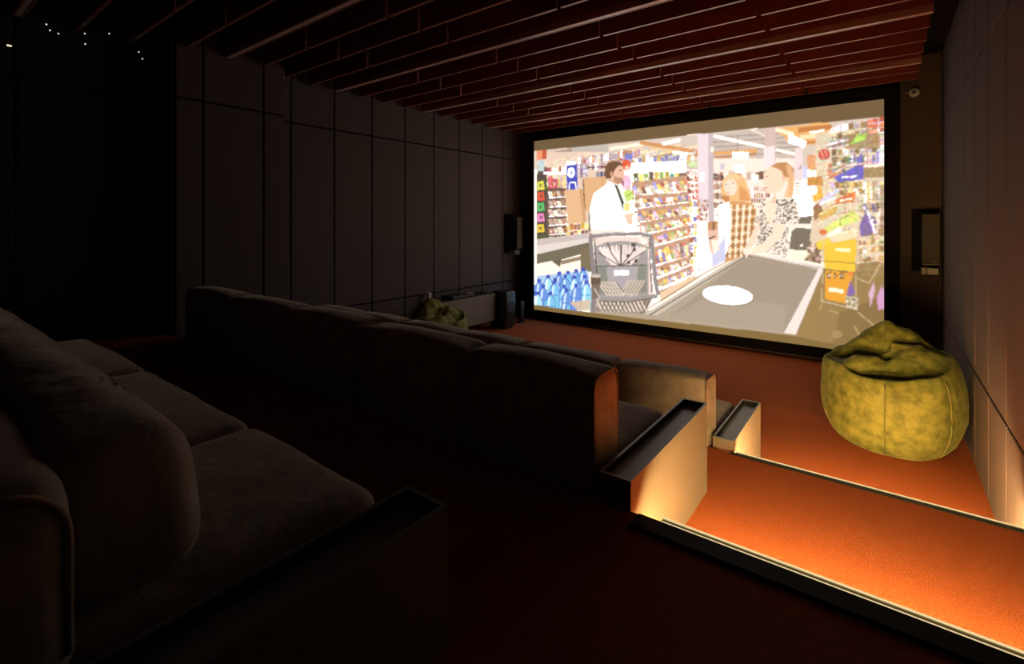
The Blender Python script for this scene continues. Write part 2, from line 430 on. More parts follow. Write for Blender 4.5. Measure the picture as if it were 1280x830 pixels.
# left shelf with magazines
rect(671, 190, 760, 300, (232, 205, 185))
fill([(671, 186), (678, 185), (678, 200), (671, 201)], (240, 150, 110)); rect(678, 186, 683, 199, (200, 80, 50))
rect(672, 200, 680, 216, (190, 205, 210)); rect(672, 214, 679, 224, (70, 60, 70))
goods([(680, 208), (708, 206), (708, 216), (680, 217)], 9, 1, [(176, 90, 90), (240, 200, 180), (120, 60, 60), (250, 235, 210)])
rect(680, 215, 708, 218, (250, 240, 235))
goods([(681, 219), (706, 218), (706, 236), (684, 238)], 8, 1, [(225, 60, 110), (250, 190, 210), (170, 170, 60), (235, 215, 120), (140, 140, 50), (230, 90, 80)])
rect(678, 235, 708, 296, (96, 66, 58))
for k in range(5):
    y = 238 + k * 11.5
    goods([(684, y), (704 + k, y - 1), (707 + k, y + 7), (687, y + 9)], 4, 1, [(245, 210, 200), (225, 190, 170), (200, 150, 120), (240, 225, 200), (170, 110, 80)])
    line([(686, y + 9.5), (707 + k, y + 8)], 1.3, (250, 240, 235))
rect(671, 218, 683, 298, (58, 46, 40))
for k, c in enumerate([(226, 222, 70), (225, 70, 40), (70, 190, 100), (236, 130, 190), (240, 200, 50)]):
    fill([(671.5, 227 + k * 13.5), (679.5, 226 + k * 13.5), (681, 237 + k * 13.2), (671.5, 238 + k * 13.2)], c)
    ell(675.5 + (k % 2), 232 + k * 13.3, 2, 2.4, (60, 50, 40), .7)
rect(671, 293, 686, 299, (60, 70, 30))
# blue sign, upper goods
goods([(722, 196), (800, 184), (800, 205), (722, 216)], 22, 2, [(215, 190, 225), (250, 235, 240), (180, 140, 170), (240, 200, 180), (130, 110, 160), (255, 250, 245), (205, 150, 130)])
line([(724, 210), (762, 208)], 2, (110, 60, 60))
rect(708, 202, 719, 207, (250, 248, 252))
fill([(708, 207), (721, 205), (722, 236), (709, 238)], (52, 66, 190)); ell(714, 216, 4.6, 6.5, (240, 246, 255)); ell(714, 216, 1.8, 3, (150, 170, 210))
line([(711, 240), (712, 228), (719, 228), (721, 240)], 1.1, (245, 245, 255))
rect(722, 205, 734, 222, (170, 140, 170)); goods([(722, 205), (735, 205), (735, 222), (722, 222)], 4, 3, [(225, 215, 235), (120, 100, 120), (240, 230, 240)])
line([(736, 222), (737, 213), (744, 213), (745, 222)], 1.2, (235, 205, 170)); goods([(745, 213), (757, 213), (757, 221), (745, 221)], 5, 1, [(90, 90, 130), (150, 140, 170)])
# paper bags
fill([(729, 222), (757, 220), (757, 262), (732, 264)], (226, 178, 130)); line([(729, 224), (731, 262)], 1.5, (130, 90, 60)); line([(753, 221), (754, 258)], 1, (190, 135, 95))
fill([(705, 238), (727, 236), (731, 278), (711, 280)], (232, 186, 140)); fill([(724, 236), (728, 236), (733, 276), (729, 278)], (212, 160, 112))
goods([(708, 279), (740, 277), (740, 294), (708, 297)], 7, 2, [(250, 190, 60), (240, 140, 40), (160, 90, 50), (255, 225, 130), (130, 80, 60)])
rect(736, 264, 742, 290, (120, 100, 80))
# belt at left and bottles
fill([(671, 299), (736, 291), (739, 299), (671, 311)], (206, 190, 184)); fill([(671, 307), (739, 297), (740, 302), (671, 318)], (226, 214, 206))
fill([(671, 318), (740, 302), (741, 336), (730, 337), (726, 318), (690, 328), (671, 332)], (108, 104, 84))
fill([(671, 330), (690, 326), (698, 332), (727, 318), (727, 345), (671, 350)], (250, 234, 218)); fill([(700, 326), (726, 320), (726, 325), (702, 331)], (150, 130, 110)); fill([(690, 327), (702, 323), (700, 334)], (100, 92, 76))
rect(726, 310, 739, 340, (120, 108, 84))
fill([(671, 345), (735, 338), (738, 384), (671, 384)], (176, 206, 236))
BT = [(699, 341), (720, 338), (710, 340), (729, 336), (685, 345), (674, 350), (694, 349), (707, 345), (718, 346), (731, 345), (679, 357), (693, 352), (705, 357), (720, 356), (733, 352), (672, 366), (688, 366), (708, 362)]
for i, (x, y) in enumerate(BT):
    c = [(150, 218, 240), (125, 200, 238), (172, 226, 242), (116, 176, 232), (104, 150, 226)][(i * 3 + int(x)) % 5]
    fill([(x - 2, y + 3), (x + 2, y + 3), (x + 6.5, y + 11), (x + 6.5, 388), (x - 6.5, 388), (x - 6.5, y + 11)], c)
    fill([(x - 2, y + 5), (x, y + 5), (x - 2.5, y + 26), (x - 5, y + 26)], (230, 246, 252), .8)
    fill([(x + 1, y + 20), (x + 4.5, y + 20), (x + 4.5, y + 30), (x + 1, y + 30)], (120, 215, 225), .7)
    line([(x - 6.3, y + 11), (x - 6.3, y + 30)], .8, (70, 110, 205)); line([(x - 2, y + 3), (x - 6.3, y + 11)], .9, (60, 100, 205)); line([(x + 2, y + 3), (x + 6.3, y + 11)], .9, (60, 100, 205))
    line([(x - 6, y + 17), (x + 6, y + 17)], 1, (70, 130, 200)); line([(x + 6.3, y + 11), (x + 6.3, y + 34)], 1, (50, 90, 190))
    rect(x - 2.3, y - 1.5, x + 2.3, y + 3, (48, 78, 190))
fill([(712, 378), (738, 374), (738, 388), (722, 388)], (226, 190, 150), .8)
# middle candy shelves
goods([(773, 195), (870, 188), (866, 206), (776, 210)], 20, 1, [(150, 150, 215), (240, 225, 235), (235, 190, 120), (250, 245, 240), (190, 110, 80), (210, 220, 240)])
rect(778, 188, 790, 196, (190, 130, 90)); rect(782, 192, 791, 199, (110, 120, 205))
fill([(787, 204), (858, 201), (858, 213), (789, 214)], (255, 255, 255))
ell(783, 206, 6, 7, (225, 90, 50)); ell(784, 210, 3, 3, (250, 200, 180)); ell(783, 228, 6, 9, (240, 190, 220))
goods([(791, 214), (856, 213), (857, 230), (793, 232)], 10, 1, [(70, 190, 170), (170, 215, 110), (235, 150, 120), (250, 205, 110), (215, 190, 70), (90, 110, 70), (120, 90, 70)])
rect(848, 216, 860, 232, (120, 90, 70))
rows = [(231, 244, 222, 239), (247, 261, 243, 252), (264, 278, 256, 267), (281, 293, 270, 281), (297, 310, 284, 294), (312, 332, 299, 319), (336, 347, 322, 330), (352, 361, 334, 342)]
for k, (a0, a1, b0, b1) in enumerate(rows):
    xl = 790 + k * 3.3; xr = 859 + k * 1.0
    if k > 4: xl = 816 + (k - 5) * 3; xr = 862 + (k - 5) * 2
    fill([(xl, a0 - 3), (xr, b0 - 3), (xr, b1 + 5), (xl, a1 + 6)], (196, 150, 122))
    goods([(xl, a0), (xr, b0), (xr + 1, b1), (xl + 1, a1)], 14, 1, CAND, skew=.7, jit=.25)
    goods([(xl, a0 + 5), (xr, b0 + 5), (xr + 1, b1), (xl + 1, a1)], 13, 1, CAND + PALE, skew=.5, jit=.5)
    line([(xl, a1 + 1.5), (xr + 2, b1 + 1.5)], 3.2, (255, 246, 236)); line([(xl, a1 + 4.5), (xr + 2, b1 + 4)], 1.6, (160, 112, 90))
# end rack of red bags
goods([(857, 203), (871, 205), (874, 250), (860, 250)], 3, 6, [(200, 70, 60), (235, 150, 140), (225, 100, 70), (150, 60, 50), (240, 190, 190)], jit=.4)
goods([(861, 250), (876, 250), (876, 338), (863, 340)], 3, 10, [(240, 205, 70), (205, 90, 50), (245, 230, 150), (170, 100, 50), (110, 110, 190), (235, 180, 60), (250, 240, 225)], jit=.4)
ell(866, 206, 7, 4, (205, 225, 170)); goods([(873, 248), (886, 248), (884, 276), (872, 276)], 4, 5, [(190, 140, 140), (230, 200, 200), (150, 110, 110)])
# floor and bright counter panel behind the rack
fill([(826, 372), (862, 345), (880, 333), (888, 278), (872, 276), (874, 340), (868, 350), (822, 370)], (255, 246, 228)); fill([(875, 280), (886, 280), (888, 322), (868, 340), (870, 318)], (255, 248, 232))
fill([(824, 366), (866, 344), (876, 346), (826, 378)], (240, 205, 170))
# man in white
fill([(739, 292), (737, 262), (742, 242), (757, 231), (763, 226), (771, 232), (779, 246), (783, 262), (795, 274), (789, 288), (780, 294)], (255, 252, 246))
fill([(737, 276), (741, 286), (782, 288), (782, 293), (739, 293)], (245, 226, 214))
line([(744, 268), (754, 274), (780, 276)], .8, (235, 222, 214)); line([(757, 234), (760, 262)], .7, (240, 230, 222))
fill([(767, 229), (772, 232), (780, 252), (779, 264), (774, 248)], (66, 76, 70))
fill([(780, 268), (790, 266), (800, 272), (794, 282), (784, 280)], (242, 202, 176)); fill([(790, 270), (797, 268), (797, 282), (791, 284)], (252, 245, 236))
fill([(760, 226), (769, 231), (772, 222), (762, 216)], (222, 170, 140))
ell(770.5, 216, 9.6, 13.5, (236, 190, 162)); fill([(779, 216), (782, 221), (778, 223)], (236, 190, 162))
fill([(757, 224), (756, 211), (759, 204), (766, 201), (775, 202), (780, 207), (774, 207), (769, 211), (766, 219), (763, 223)], (108, 70, 48))
fill([(768, 219), (772, 222), (779, 222), (779, 228), (772, 231), (767, 227)], (190, 140, 112)); line([(774, 213), (778, 213)], 1.1, (80, 55, 40)); ell(764, 217, 1.6, 2.8, (222, 160, 130)); line([(775, 224), (779, 224)], .9, (180, 100, 90))
fill([(779, 240), (788, 236), (793, 247), (783, 253)], (206, 232, 120)); line([(782, 246), (790, 241)], 1, (120, 160, 60)); rect(780, 254, 787, 264, (245, 225, 140))
goods([(776, 226), (788, 226), (788, 238), (778, 238)], 3, 2, [(240, 190, 215), (250, 225, 235), (205, 130, 160)])
# trolley
T = (138, 130, 132); TD = (84, 78, 80)
fill([(742, 296), (812, 296), (817, 372), (744, 376)], (236, 214, 206))
fill([(744, 308), (758, 303), (777, 301), (796, 303), (810, 308), (811, 372), (742, 374)], (166, 158, 156))
for k in range(7):
    x = 748 + k * 5.2
    fill([(x, 311 - k * .6), (x + 2.6, 308 - k * .6), (778 - (6 - k) * 1.2, 331), (775 - (6 - k) * 1.6, 333)], (248, 224, 218))
    x2 = 808 - k * 4.6
    fill([(x2, 311 - k * .6), (x2 - 2.6, 308 - k * .6), (778 + (6 - k) * 1.0, 331), (780 + (6 - k) * 1.2, 333)], (236, 218, 212))
line([(776, 333), (764, 316), (759, 303)], 1.6, TD); line([(776, 333), (790, 316), (795, 303)], 1.6, TD); line([(776, 333), (776, 306)], 2.2, TD); line([(776, 333), (748, 316)], 1.3, TD); line([(777, 333), (806, 314)], 1.3, TD)
for (x, y) in ((785, 320), (793, 312), (795, 326), (786, 328), (791, 306)): ell(x, y, 2, 2.4, (66, 50, 50))
fill([(744, 333), (808, 331), (808, 366), (746, 368)], (134, 138, 128)); fill([(758, 334), (798, 333), (796, 350), (778, 362), (760, 352)], (176, 168, 172))
for k in range(6):
    line([(747 + k * 4, 352), (760 + k * 4, 370)], 2, (226, 206, 190)); line([(806 - k * 4, 350), (794 - k * 4, 370)], 2, (214, 194, 176))
    line([(750 + k * 4, 352), (763 + k * 4, 370)], .8, TD)
line([(744, 333), (808, 331)], 1.2, TD); rect(768, 338, 786, 344, (255, 253, 250)); line([(777, 366), (790, 368), (788, 372)], 1, (220, 205, 195))
fill([(744, 374), (816, 372), (806, 392), (744, 389)], (150, 136, 124))
for k in range(12):
    line([(746 + k * 5, 375), (753 + k * 5, 390)], 1.5, (244, 226, 208)); line([(812 - k * 5, 375), (806 - k * 5, 390)], 1.1, (96, 84, 78))
line([(738, 296), (757, 293), (800, 292), (815, 295)], 4.6, T); line([(740, 293), (800, 290), (814, 293)], 1.2, (190, 184, 184))
line([(738, 295), (742, 345), (741, 390)], 5, T); line([(743, 298), (746, 345)], 1.6, TD)
line([(814, 295), (819, 350), (823, 369)], 5, T); line([(811, 298), (815, 366)], 1.4, TD)
line([(750, 374), (785, 375), (822, 369)], 4, (158, 150, 146)); line([(750, 376.5), (785, 377.5), (822, 371.5)], 1.2, TD)
fill([(738, 345), (751, 344), (751, 356), (739, 358)], (96, 78, 66)); fill([(740, 356), (750, 355), (748, 372), (741, 374)], (120, 104, 92)); ell(745, 345, 6, 2.4, (206, 190, 180))
line([(743, 360), (749, 372), (745, 384)], 1.6, (200, 190, 184))
# conveyor belt in front
fill([(805, 393), (930, 317), (938, 318), (1028, 333), (982, 418), (905, 408)], (176, 160, 140))
fill([(805, 393), (930, 316), (933, 320), (822, 394)], (206, 194, 178)); line([(812, 394), (931, 321)], 1.6, (110, 96, 82)); line([(800, 392), (880, 342), (930, 316)], 1.2, (120, 106, 92))
fill([(932, 322), (1022, 337), (978, 415), (835, 397)], (160, 146, 130))
fill([(890, 368), (985, 382), (978, 415), (835, 397)], (176, 162, 144), .55)
fill([(931, 316), (936, 316), (1029, 332), (1027, 338)], (228, 216, 208)); line([(932, 320), (1026, 336)], 1.0, (130, 116, 104))
fill([(1022, 336), (1030, 336), (995, 418), (980, 416)], (236, 222, 214)); line([(1022, 337), (980, 415)], 1.0, (130, 112, 100)); line([(1029, 338), (996, 417)], 1.2, (120, 100, 84))
ell(911, 371, 32, 11.5, (120, 108, 92), .55, rot=.1); ell(909.5, 369, 31.5, 11.6, (255, 255, 252), rot=.1); ell(910, 368, 24, 7.6, (250, 249, 244), rot=.1)
# grey cases and white stuff at centre right
fill([(990, 245), (1022, 240), (1024, 272), (992, 276)], (255, 248, 240)); fill([(998, 271), (1016, 270), (1013, 281), (996, 281)], (112, 104, 92))
fill([(990, 284), (1020, 286), (1012, 313), (986, 312)], (112, 106, 92)); ell(1002, 307, 2, 1.5, (250, 240, 225)); rect(992, 280, 1016, 284, (240, 228, 216)); fill([(986, 312), (1012, 315), (1010, 328), (986, 324)], (250, 236, 208))
# woman with checked coat
fill([(894, 300), (898, 262), (906, 252), (918, 250), (940, 254), (946, 262), (944, 290), (934, 318), (908, 328), (894, 318)], (214, 158, 98))
for k in range(6):
    line([(898 + k * 8, 256), (898 + k * 7, 322)], 2.2, (255, 238, 214), .9); line([(895, 264 + k * 10), (944, 260 + k * 10)], 2.2, (250, 226, 196), .85)
    line([(902 + k * 8, 256), (902 + k * 7, 322)], 1.5, (112, 70, 40), .8); line([(895, 269 + k * 10), (944, 265 + k * 10)], 1.5, (130, 84, 50), .75)
fill([(899, 256), (912, 252), (913, 300), (906, 322), (898, 318)], (255, 252, 250)); fill([(890, 318), (907, 294), (907, 325), (890, 335)], (206, 206, 234))
fill([(884, 290), (892, 278), (898, 284), (899, 312), (890, 318), (886, 306)], (232, 190, 168)); line([(886, 299), (894, 295)], 2, (70, 50, 46)); fill([(889, 300), (897, 300), (899, 312), (892, 318)], (252, 228, 214))
fill([(884, 278), (896, 276), (897, 286), (885, 288)], (196, 140, 100)); line([(892, 277), (892, 288)], 1.2, (110, 70, 50))
fill([(901, 240), (903, 226), (909, 218), (920, 216), (931, 222), (937, 240), (940, 252), (924, 252), (904, 251)], (238, 190, 130))
ell(913, 233, 8.2, 11.4, (252, 220, 198), rot=-.2); fill([(903, 244), (912, 246), (912, 252), (904, 251)], (206, 130, 76)); fill([(924, 232), (933, 238), (938, 252), (924, 250)], (224, 156, 96))
fill([(903, 228), (908, 219), (918, 217), (928, 223), (920, 225), (910, 224), (905, 230)], (246, 206, 152)); line([(907, 231), (910, 230.4)], 1, (120, 80, 70)); line([(915, 229), (918, 229)], 1, (120, 80, 70)); line([(909, 240), (914, 240)], 1.1, (216, 110, 110)); line([(912, 232), (911, 236)], .7, (226, 170, 150))
# woman with patterned dress
fill([(944, 274), (950, 254), (962, 248), (988, 246), (998, 256), (1000, 272), (996, 284), (986, 292), (985, 324), (950, 318), (942, 306)], (240, 228, 214))
mk = random.Random(9)
def dots(Q, n):
    for _ in range(n):
        x, y = lerp2(Q, mk.random(), mk.random())
        ell(x, y, .7 + mk.random() * .9, .6 + mk.random() * .7, (74, 62, 56) if mk.random() < .8 else (150, 130, 116), 1, mk.random() * 3, n=7)
dots([(966, 250), (994, 248), (999, 280), (964, 280)], 190); dots([(946, 256), (962, 252), (960, 284), (944, 300)], 70); dots([(952, 284), (986, 284), (985, 323), (944, 310)], 190)
fill([(957, 252), (968, 248), (972, 258), (964, 284), (957, 272)], (252, 222, 196))
fill([(968, 276), (981, 282), (978, 296), (958, 314), (940, 318), (938, 311), (954, 304), (966, 290)], (252, 220, 196)); fill([(940, 292), (948, 276), (950, 282), (944, 304), (936, 312), (930, 312)], (250, 214, 190))
fill([(928, 311), (940, 310), (940, 319), (930, 318)], (252, 226, 208))
fill([(984, 220), (991, 214), (993, 230), (990, 248), (980, 246), (984, 234)], (242, 196, 150)); 
fill([(955, 224), (957, 212), (964, 208), (976, 208), (985, 214), (985, 226), (976, 238), (968, 244), (958, 241), (956, 232), (953, 230)], (252, 216, 190))
fill([(962, 208), (972, 203), (984, 203), (992, 210), (992, 216), (986, 214), (986, 222), (980, 222), (977, 214), (970, 210)], (198, 138, 92)); fill([(982, 206), (989, 208), (993, 224), (990, 246), (986, 246), (987, 226)], (232, 182, 132))
ell(980, 223, 2.2, 3.4, (240, 190, 160)); line([(957, 221), (961, 220.5)], 1, (120, 80, 66)); line([(956, 235), (960, 235)], 1.1, (216, 110, 104)); line([(968, 244), (966, 254)], 4, (240, 196, 168))
# right hand racks
fill([(1020, 168), (1105, 145), (1105, 330), (1030, 330), (1012, 300), (1020, 240)], (226, 206, 176))
goods([(1038, 156), (1104, 146), (1104, 200), (1040, 205)], 9, 5, [(240, 232, 230), (176, 146, 110), (210, 196, 200), (140, 110, 80), (250, 245, 240), (190, 180, 190), (160, 130, 90)], jit=.5)
goods([(1084, 147), (1105, 145), (1105, 165), (1084, 168)], 3, 3, [(225, 120, 90), (240, 160, 130), (200, 90, 60)])
rect(1056, 168, 1100, 186, (160, 124, 70), .8); fill([(1063, 181), (1072, 168), (1087, 166), (1082, 174)], (180, 226, 96))
for k in range(4): line([(1034, 178 + k * 3), (1060, 172 + k * 3)], 1.6, [(180, 170, 175), (245, 240, 240), (140, 125, 120), (225, 215, 215)][k])
ell(1030, 193, 7.5, 7, (206, 60, 46)); line([(1026, 188), (1030, 198)], 1.2, (250, 190, 170)); line([(1031, 187), (1034, 197)], 1.2, (250, 190, 170))
goods([(1058, 194), (1082, 190), (1082, 204), (1058, 206)], 6, 1, [(120, 110, 200), (150, 190, 220), (90, 80, 160), (110, 160, 90)])
goods([(1080, 188), (1104, 186), (1104, 204), (1080, 206)], 5, 1, [(225, 110, 60), (240, 200, 190), (150, 140, 200), (230, 80, 50), (235, 220, 225)])
line([(1078, 208), (1104, 205)], 3, (246, 236, 226)); rect(1080, 209, 1103, 222, (166, 136, 90))
goods([(1034, 204), (1056, 198), (1056, 216), (1032, 226)], 4, 3, [(120, 140, 90), (230, 220, 210), (90, 80, 70), (210, 120, 90), (190, 180, 200)], skew=.5)
fill([(1042, 222), (1072, 206), (1080, 206), (1080, 224), (1048, 228)], (96, 90, 196)); line([(1052, 222), (1072, 220)], 2, (230, 230, 255)); line([(1048, 212), (1070, 204)], 2.4, (240, 200, 200))
goods([(1036, 226), (1078, 226), (1078, 242), (1036, 246)], 7, 2, [(170, 130, 60), (230, 200, 120), (250, 240, 225), (140, 100, 50), (210, 190, 220)], skew=.4)
goods([(1079, 224), (1104, 220), (1104, 250), (1079, 254)], 7, 1, [(240, 226, 205), (206, 186, 160), (225, 200, 120), (180, 155, 120), (250, 240, 230)], skew=.3)
fill([(1009, 222), (1028, 220), (1029, 232), (1009, 232)], (206, 140, 60)); fill([(1014, 236), (1026, 232), (1030, 248), (1016, 252)], (240, 180, 60)); ell(1017, 238, 5, 6, (255, 240, 225)); fill([(1016, 258), (1026, 252), (1030, 268), (1018, 276)], (150, 104, 70))
line([(1026, 252), (1048, 238)], 5, (214, 206, 240)); line([(1024, 256), (1044, 247)], 2, (250, 245, 250))
fill([(1044, 250), (1064, 240), (1070, 241), (1068, 252), (1046, 255)], (226, 116, 50)); line([(1050, 251), (1066, 248)], 2.2, (255, 230, 205))
fill([(1022, 268), (1040, 256), (1048, 258), (1044, 268), (1026, 276)], (226, 180, 96)); line([(1026, 268), (1046, 256)], 1.4, (255, 235, 190))
goods([(1072, 252), (1104, 250), (1104, 294), (1076, 296)], 6, 3, [(176, 140, 80), (130, 100, 170), (235, 215, 180), (150, 115, 70), (200, 170, 130)], skew=.5)
fill([(1074, 282), (1082, 264), (1094, 290), (1076, 296)], (120, 92, 164)); line([(1084, 262), (1094, 292)], 2.4, (236, 226, 240)); line([(1100, 260), (1096, 292)], 2, (240, 226, 206))
for x in (1057, 1084, 1102): line([(x, 152), (x - 1, 296)], .9, (130, 104, 76), .8)
for y in (168, 206, 250, 262): line([(1036, y + 6), (1104, y - 2)], .9, (120, 96, 70), .7)
goods([(1072, 296), (1104, 294), (1104, 336), (1074, 340)], 6, 4, [(200, 150, 100), (230, 190, 150), (170, 130, 80), (240, 215, 180), (150, 115, 66)], jit=.6)
# dark goods near the grey case and the lower right corner
fill([(1004, 325), (1024, 306), (1028, 325), (1026, 330)], (130, 104, 80)); goods([(1008, 308), (1028, 300), (1030, 326), (1010, 326)], 4, 4, [(160, 130, 110), (230, 205, 190), (120, 96, 80), (200, 160, 150)])
fill([(1030, 334), (1105, 326), (1105, 444), (990, 423), (996, 418)], (152, 122, 72)); fill([(1050, 390), (1105, 370), (1105, 444), (1040, 432)], (126, 98, 56), .6)
line([(1072, 348), (1086, 354), (1095, 340), (1104, 322)], 1, (222, 196, 156)); line([(1068, 408), (1080, 428)], 1.4, (200, 168, 112)); line([(1072, 390), (1101, 414)], 1.4, (206, 176, 124)); ell(1046, 418, 7, 5, (190, 158, 104), .5); line([(1036, 388), (1048, 391)], 2, (196, 166, 110), .7)
fill([(1086, 366), (1092, 352), (1094, 362), (1088, 384)], (226, 180, 200)); fill([(1096, 372), (1103, 354), (1104, 384), (1098, 388)], (216, 160, 200))
# yellow stand
fill([(1030, 285), (1066, 263), (1074, 270), (1072, 276), (1034, 290)], (226, 236, 120)); line([(1050, 282), (1050, 274), (1068, 266)], .9, (110, 100, 60)); fill([(1032, 294), (1048, 284), (1054, 290), (1042, 300)], (248, 236, 214)); ell(1029, 290, 5, 3.6, (226, 116, 60))
fill([(1032, 298), (1068, 285), (1073, 294), (1050, 302)], (250, 220, 180)); fill([(1020, 303), (1036, 297), (1042, 306), (1034, 312), (1022, 312)], (244, 210, 70))
fill([(1028, 306), (1071, 298), (1069, 340), (1031, 336)], (240, 200, 58)); line([(1045, 312), (1063, 313)], 3.4, (255, 244, 190)); line([(1029, 326), (1069, 329)], 1, (140, 106, 40)); line([(1030, 337), (1068, 341)], 1, (130, 96, 40))
fill([(1032, 338), (1066, 341), (1060, 380), (1031, 374)], (236, 164, 46)); goods([(1034, 338), (1058, 340), (1056, 350), (1034, 348)], 9, 1, [(120, 80, 40), (236, 164, 46), (206, 130, 50)]); ell(1063, 342, 4, 2.4, (236, 130, 60)); line([(1036, 362), (1054, 364)], 5, (255, 238, 206))
fill([(1058, 368), (1063, 350), (1069, 366), (1062, 372)], (130, 100, 170)); fill([(1056, 370), (1073, 372), (1072, 388), (1058, 384)], (206, 190, 160)); goods([(1057, 371), (1073, 373), (1072, 388), (1058, 384)], 5, 4, [(160, 140, 104), (226, 214, 190)])
line([(1030, 300), (1027, 376)], 1, (214, 196, 160)); line([(1071, 298), (1070, 384)], 1.2, (206, 186, 150)); line([(1026, 376), (1062, 385)], 1, (216, 200, 170)); line([(1030, 374), (1024, 388)], 1, (196, 166, 110))
# warm veil of stray light, stronger low on the right (it is part of the projected picture)
# plain bars above and below the picture
BAR = (108, 88, 60)
fill([(660, 166), (1115, 116), (1115, 146.5), (1105, 146), (872, 167.5), (760, 180), (670, 188.5), (660, 190)], BAR)
fill([(660, 380), (670, 381.5), (790, 397), (905, 409.5), (985, 418.5), (1040, 430), (1115, 444), (1115, 470), (660, 420)], (126, 102, 60))
# photographic grain of the busy shelves, over-exposed highlights, lifted warm blacks
nrng = np.random.RandomState(3)
g1 = nrng.rand(CH, CW, 1); g2 = np.kron(nrng.rand(CH // 2 + 1, CW // 2 + 1, 1), np.ones((2, 2, 1)))[:CH, :CW]; g3 = np.kron(nrng.rand(CH // 3 + 1, CW // 3 + 1, 3), np.ones((3, 3, 1)))[:CH, :CW]
SAVE = IMG.copy()
MASK = np.zeros((CH, CW, 1))
IMG = np.zeros((CH, CW, 3))
for q in ([(671, 200), (724, 196), (706, 240), (710, 278), (738, 280), (738, 296), (671, 298)], [(722, 190), (870, 184), (876, 300), (872, 345), (822, 366), (796, 290), (790, 240), (784, 200), (724, 212)], [(1010, 200), (1040, 160), (1104, 147), (1104, 345), (1072, 345), (1072, 296), (1020, 280)]):
    fill(q, (255, 255, 255))
MASK = IMG[..., :1].copy()
IMG = SAVE
vary = 1 + MASK * ((g1 - .5) * .28 + (g2 - .5) * .34 + (g3 - .5) * .28) + (1 - MASK) * (g1 - .5) * .06
PICT = ~((np.abs(IMG - np.array(s2l(BAR))).sum(-1) < 1e-6) | (np.abs(IMG - np.array(s2l((126, 102, 60)))).sum(-1) < 1e-6))[..., None]
IMG = np.where(PICT, (IMG * .90 + np.array([.036, .027, .018])) * vary + MASK * .02, IMG)
lum = IMG.mean(-1, keepdims=True)
HI = np.clip(IMG - .55, 0, 1)
for _ in range(6):
    for ax in (0, 1): HI = (np.roll(HI, 1, ax) + 2 * HI + np.roll(HI, -1, ax)) / 4
IMG = np.where(PICT, IMG * (1 + 1.8 * np.clip(lum, 0, 1.05) ** 9) + .07 * HI, IMG)
# soften a little and build the mesh
k = np.array([.16, .68, .16])
for ax in (0, 1):
    IMG = k[0] * np.roll(IMG, 1, ax) + k[1] * IMG + k[2] * np.roll(IMG, -1, ax)
IMG = np.clip(IMG, 0, 4)
IMG[0] = IMG[1]; IMG[-1] = IMG[-2]; IMG[:, :4] = IMG[:, 4:5]; IMG[:, -3:] = IMG[:, -4:-3]
gx, gz = np.meshgrid(np.linspace(SX0, SX1, CW) - ox, np.linspace(SZ0, SZ1, CH) - oz)
co = np.stack([gx, np.full_like(gx, YP - YF), gz], -1).reshape(-1, 3)
ii = (np.arange(CH - 1)[:, None] * CW + np.arange(CW - 1)[None, :]).ravel()
fc = np.stack([ii, ii + 1, ii + CW + 1, ii + CW], -1)
me = bpy.data.meshes.new('projected_picture')
me.vertices.add(len(co)); me.vertices.foreach_set('co', co.ravel())
me.loops.add(fc.size); me.loops.foreach_set('vertex_index', fc.ravel())
me.polygons.add(len(fc)); me.polygons.foreach_set('loop_start', np.arange(0, fc.size, 4)); me.polygons.foreach_set('loop_total', np.full(len(fc), 4))
me.update(calc_edges=True)
at = me.color_attributes.new('picture', 'FLOAT_COLOR', 'POINT')
at.data.foreach_set('color', np.concatenate([IMG.reshape(-1, 3), np.ones((CW * CH, 1))], 1).astype(np.float32).ravel())
m = bpy.data.materials.new('projected_picture'); m.use_nodes = True
nt = m.node_tree; b = nt.nodes['Principled BSDF']
b.inputs['Base Color'].default_value = (0.12, 0.12, 0.12, 1); b.inputs['Roughness'].default_value = 0.9; b.inputs['Specular IOR Level'].default_value = 0.05
ca = nt.nodes.new('ShaderNodeVertexColor'); ca.layer_name = 'picture'
nt.links.new(ca.outputs[0], b.inputs['Emission Color']); b.inputs['Emission Strength'].default_value = SCREEN_GAIN
me.materials.append(m)
link('projected_picture', me, scr)
obj('screen_back', bbox(SX0 - ox, SX1 - ox, YS + .004 - YF, -.005, SZ0 - oz, SZ1 - oz, .002), M_BLACKP, scr)

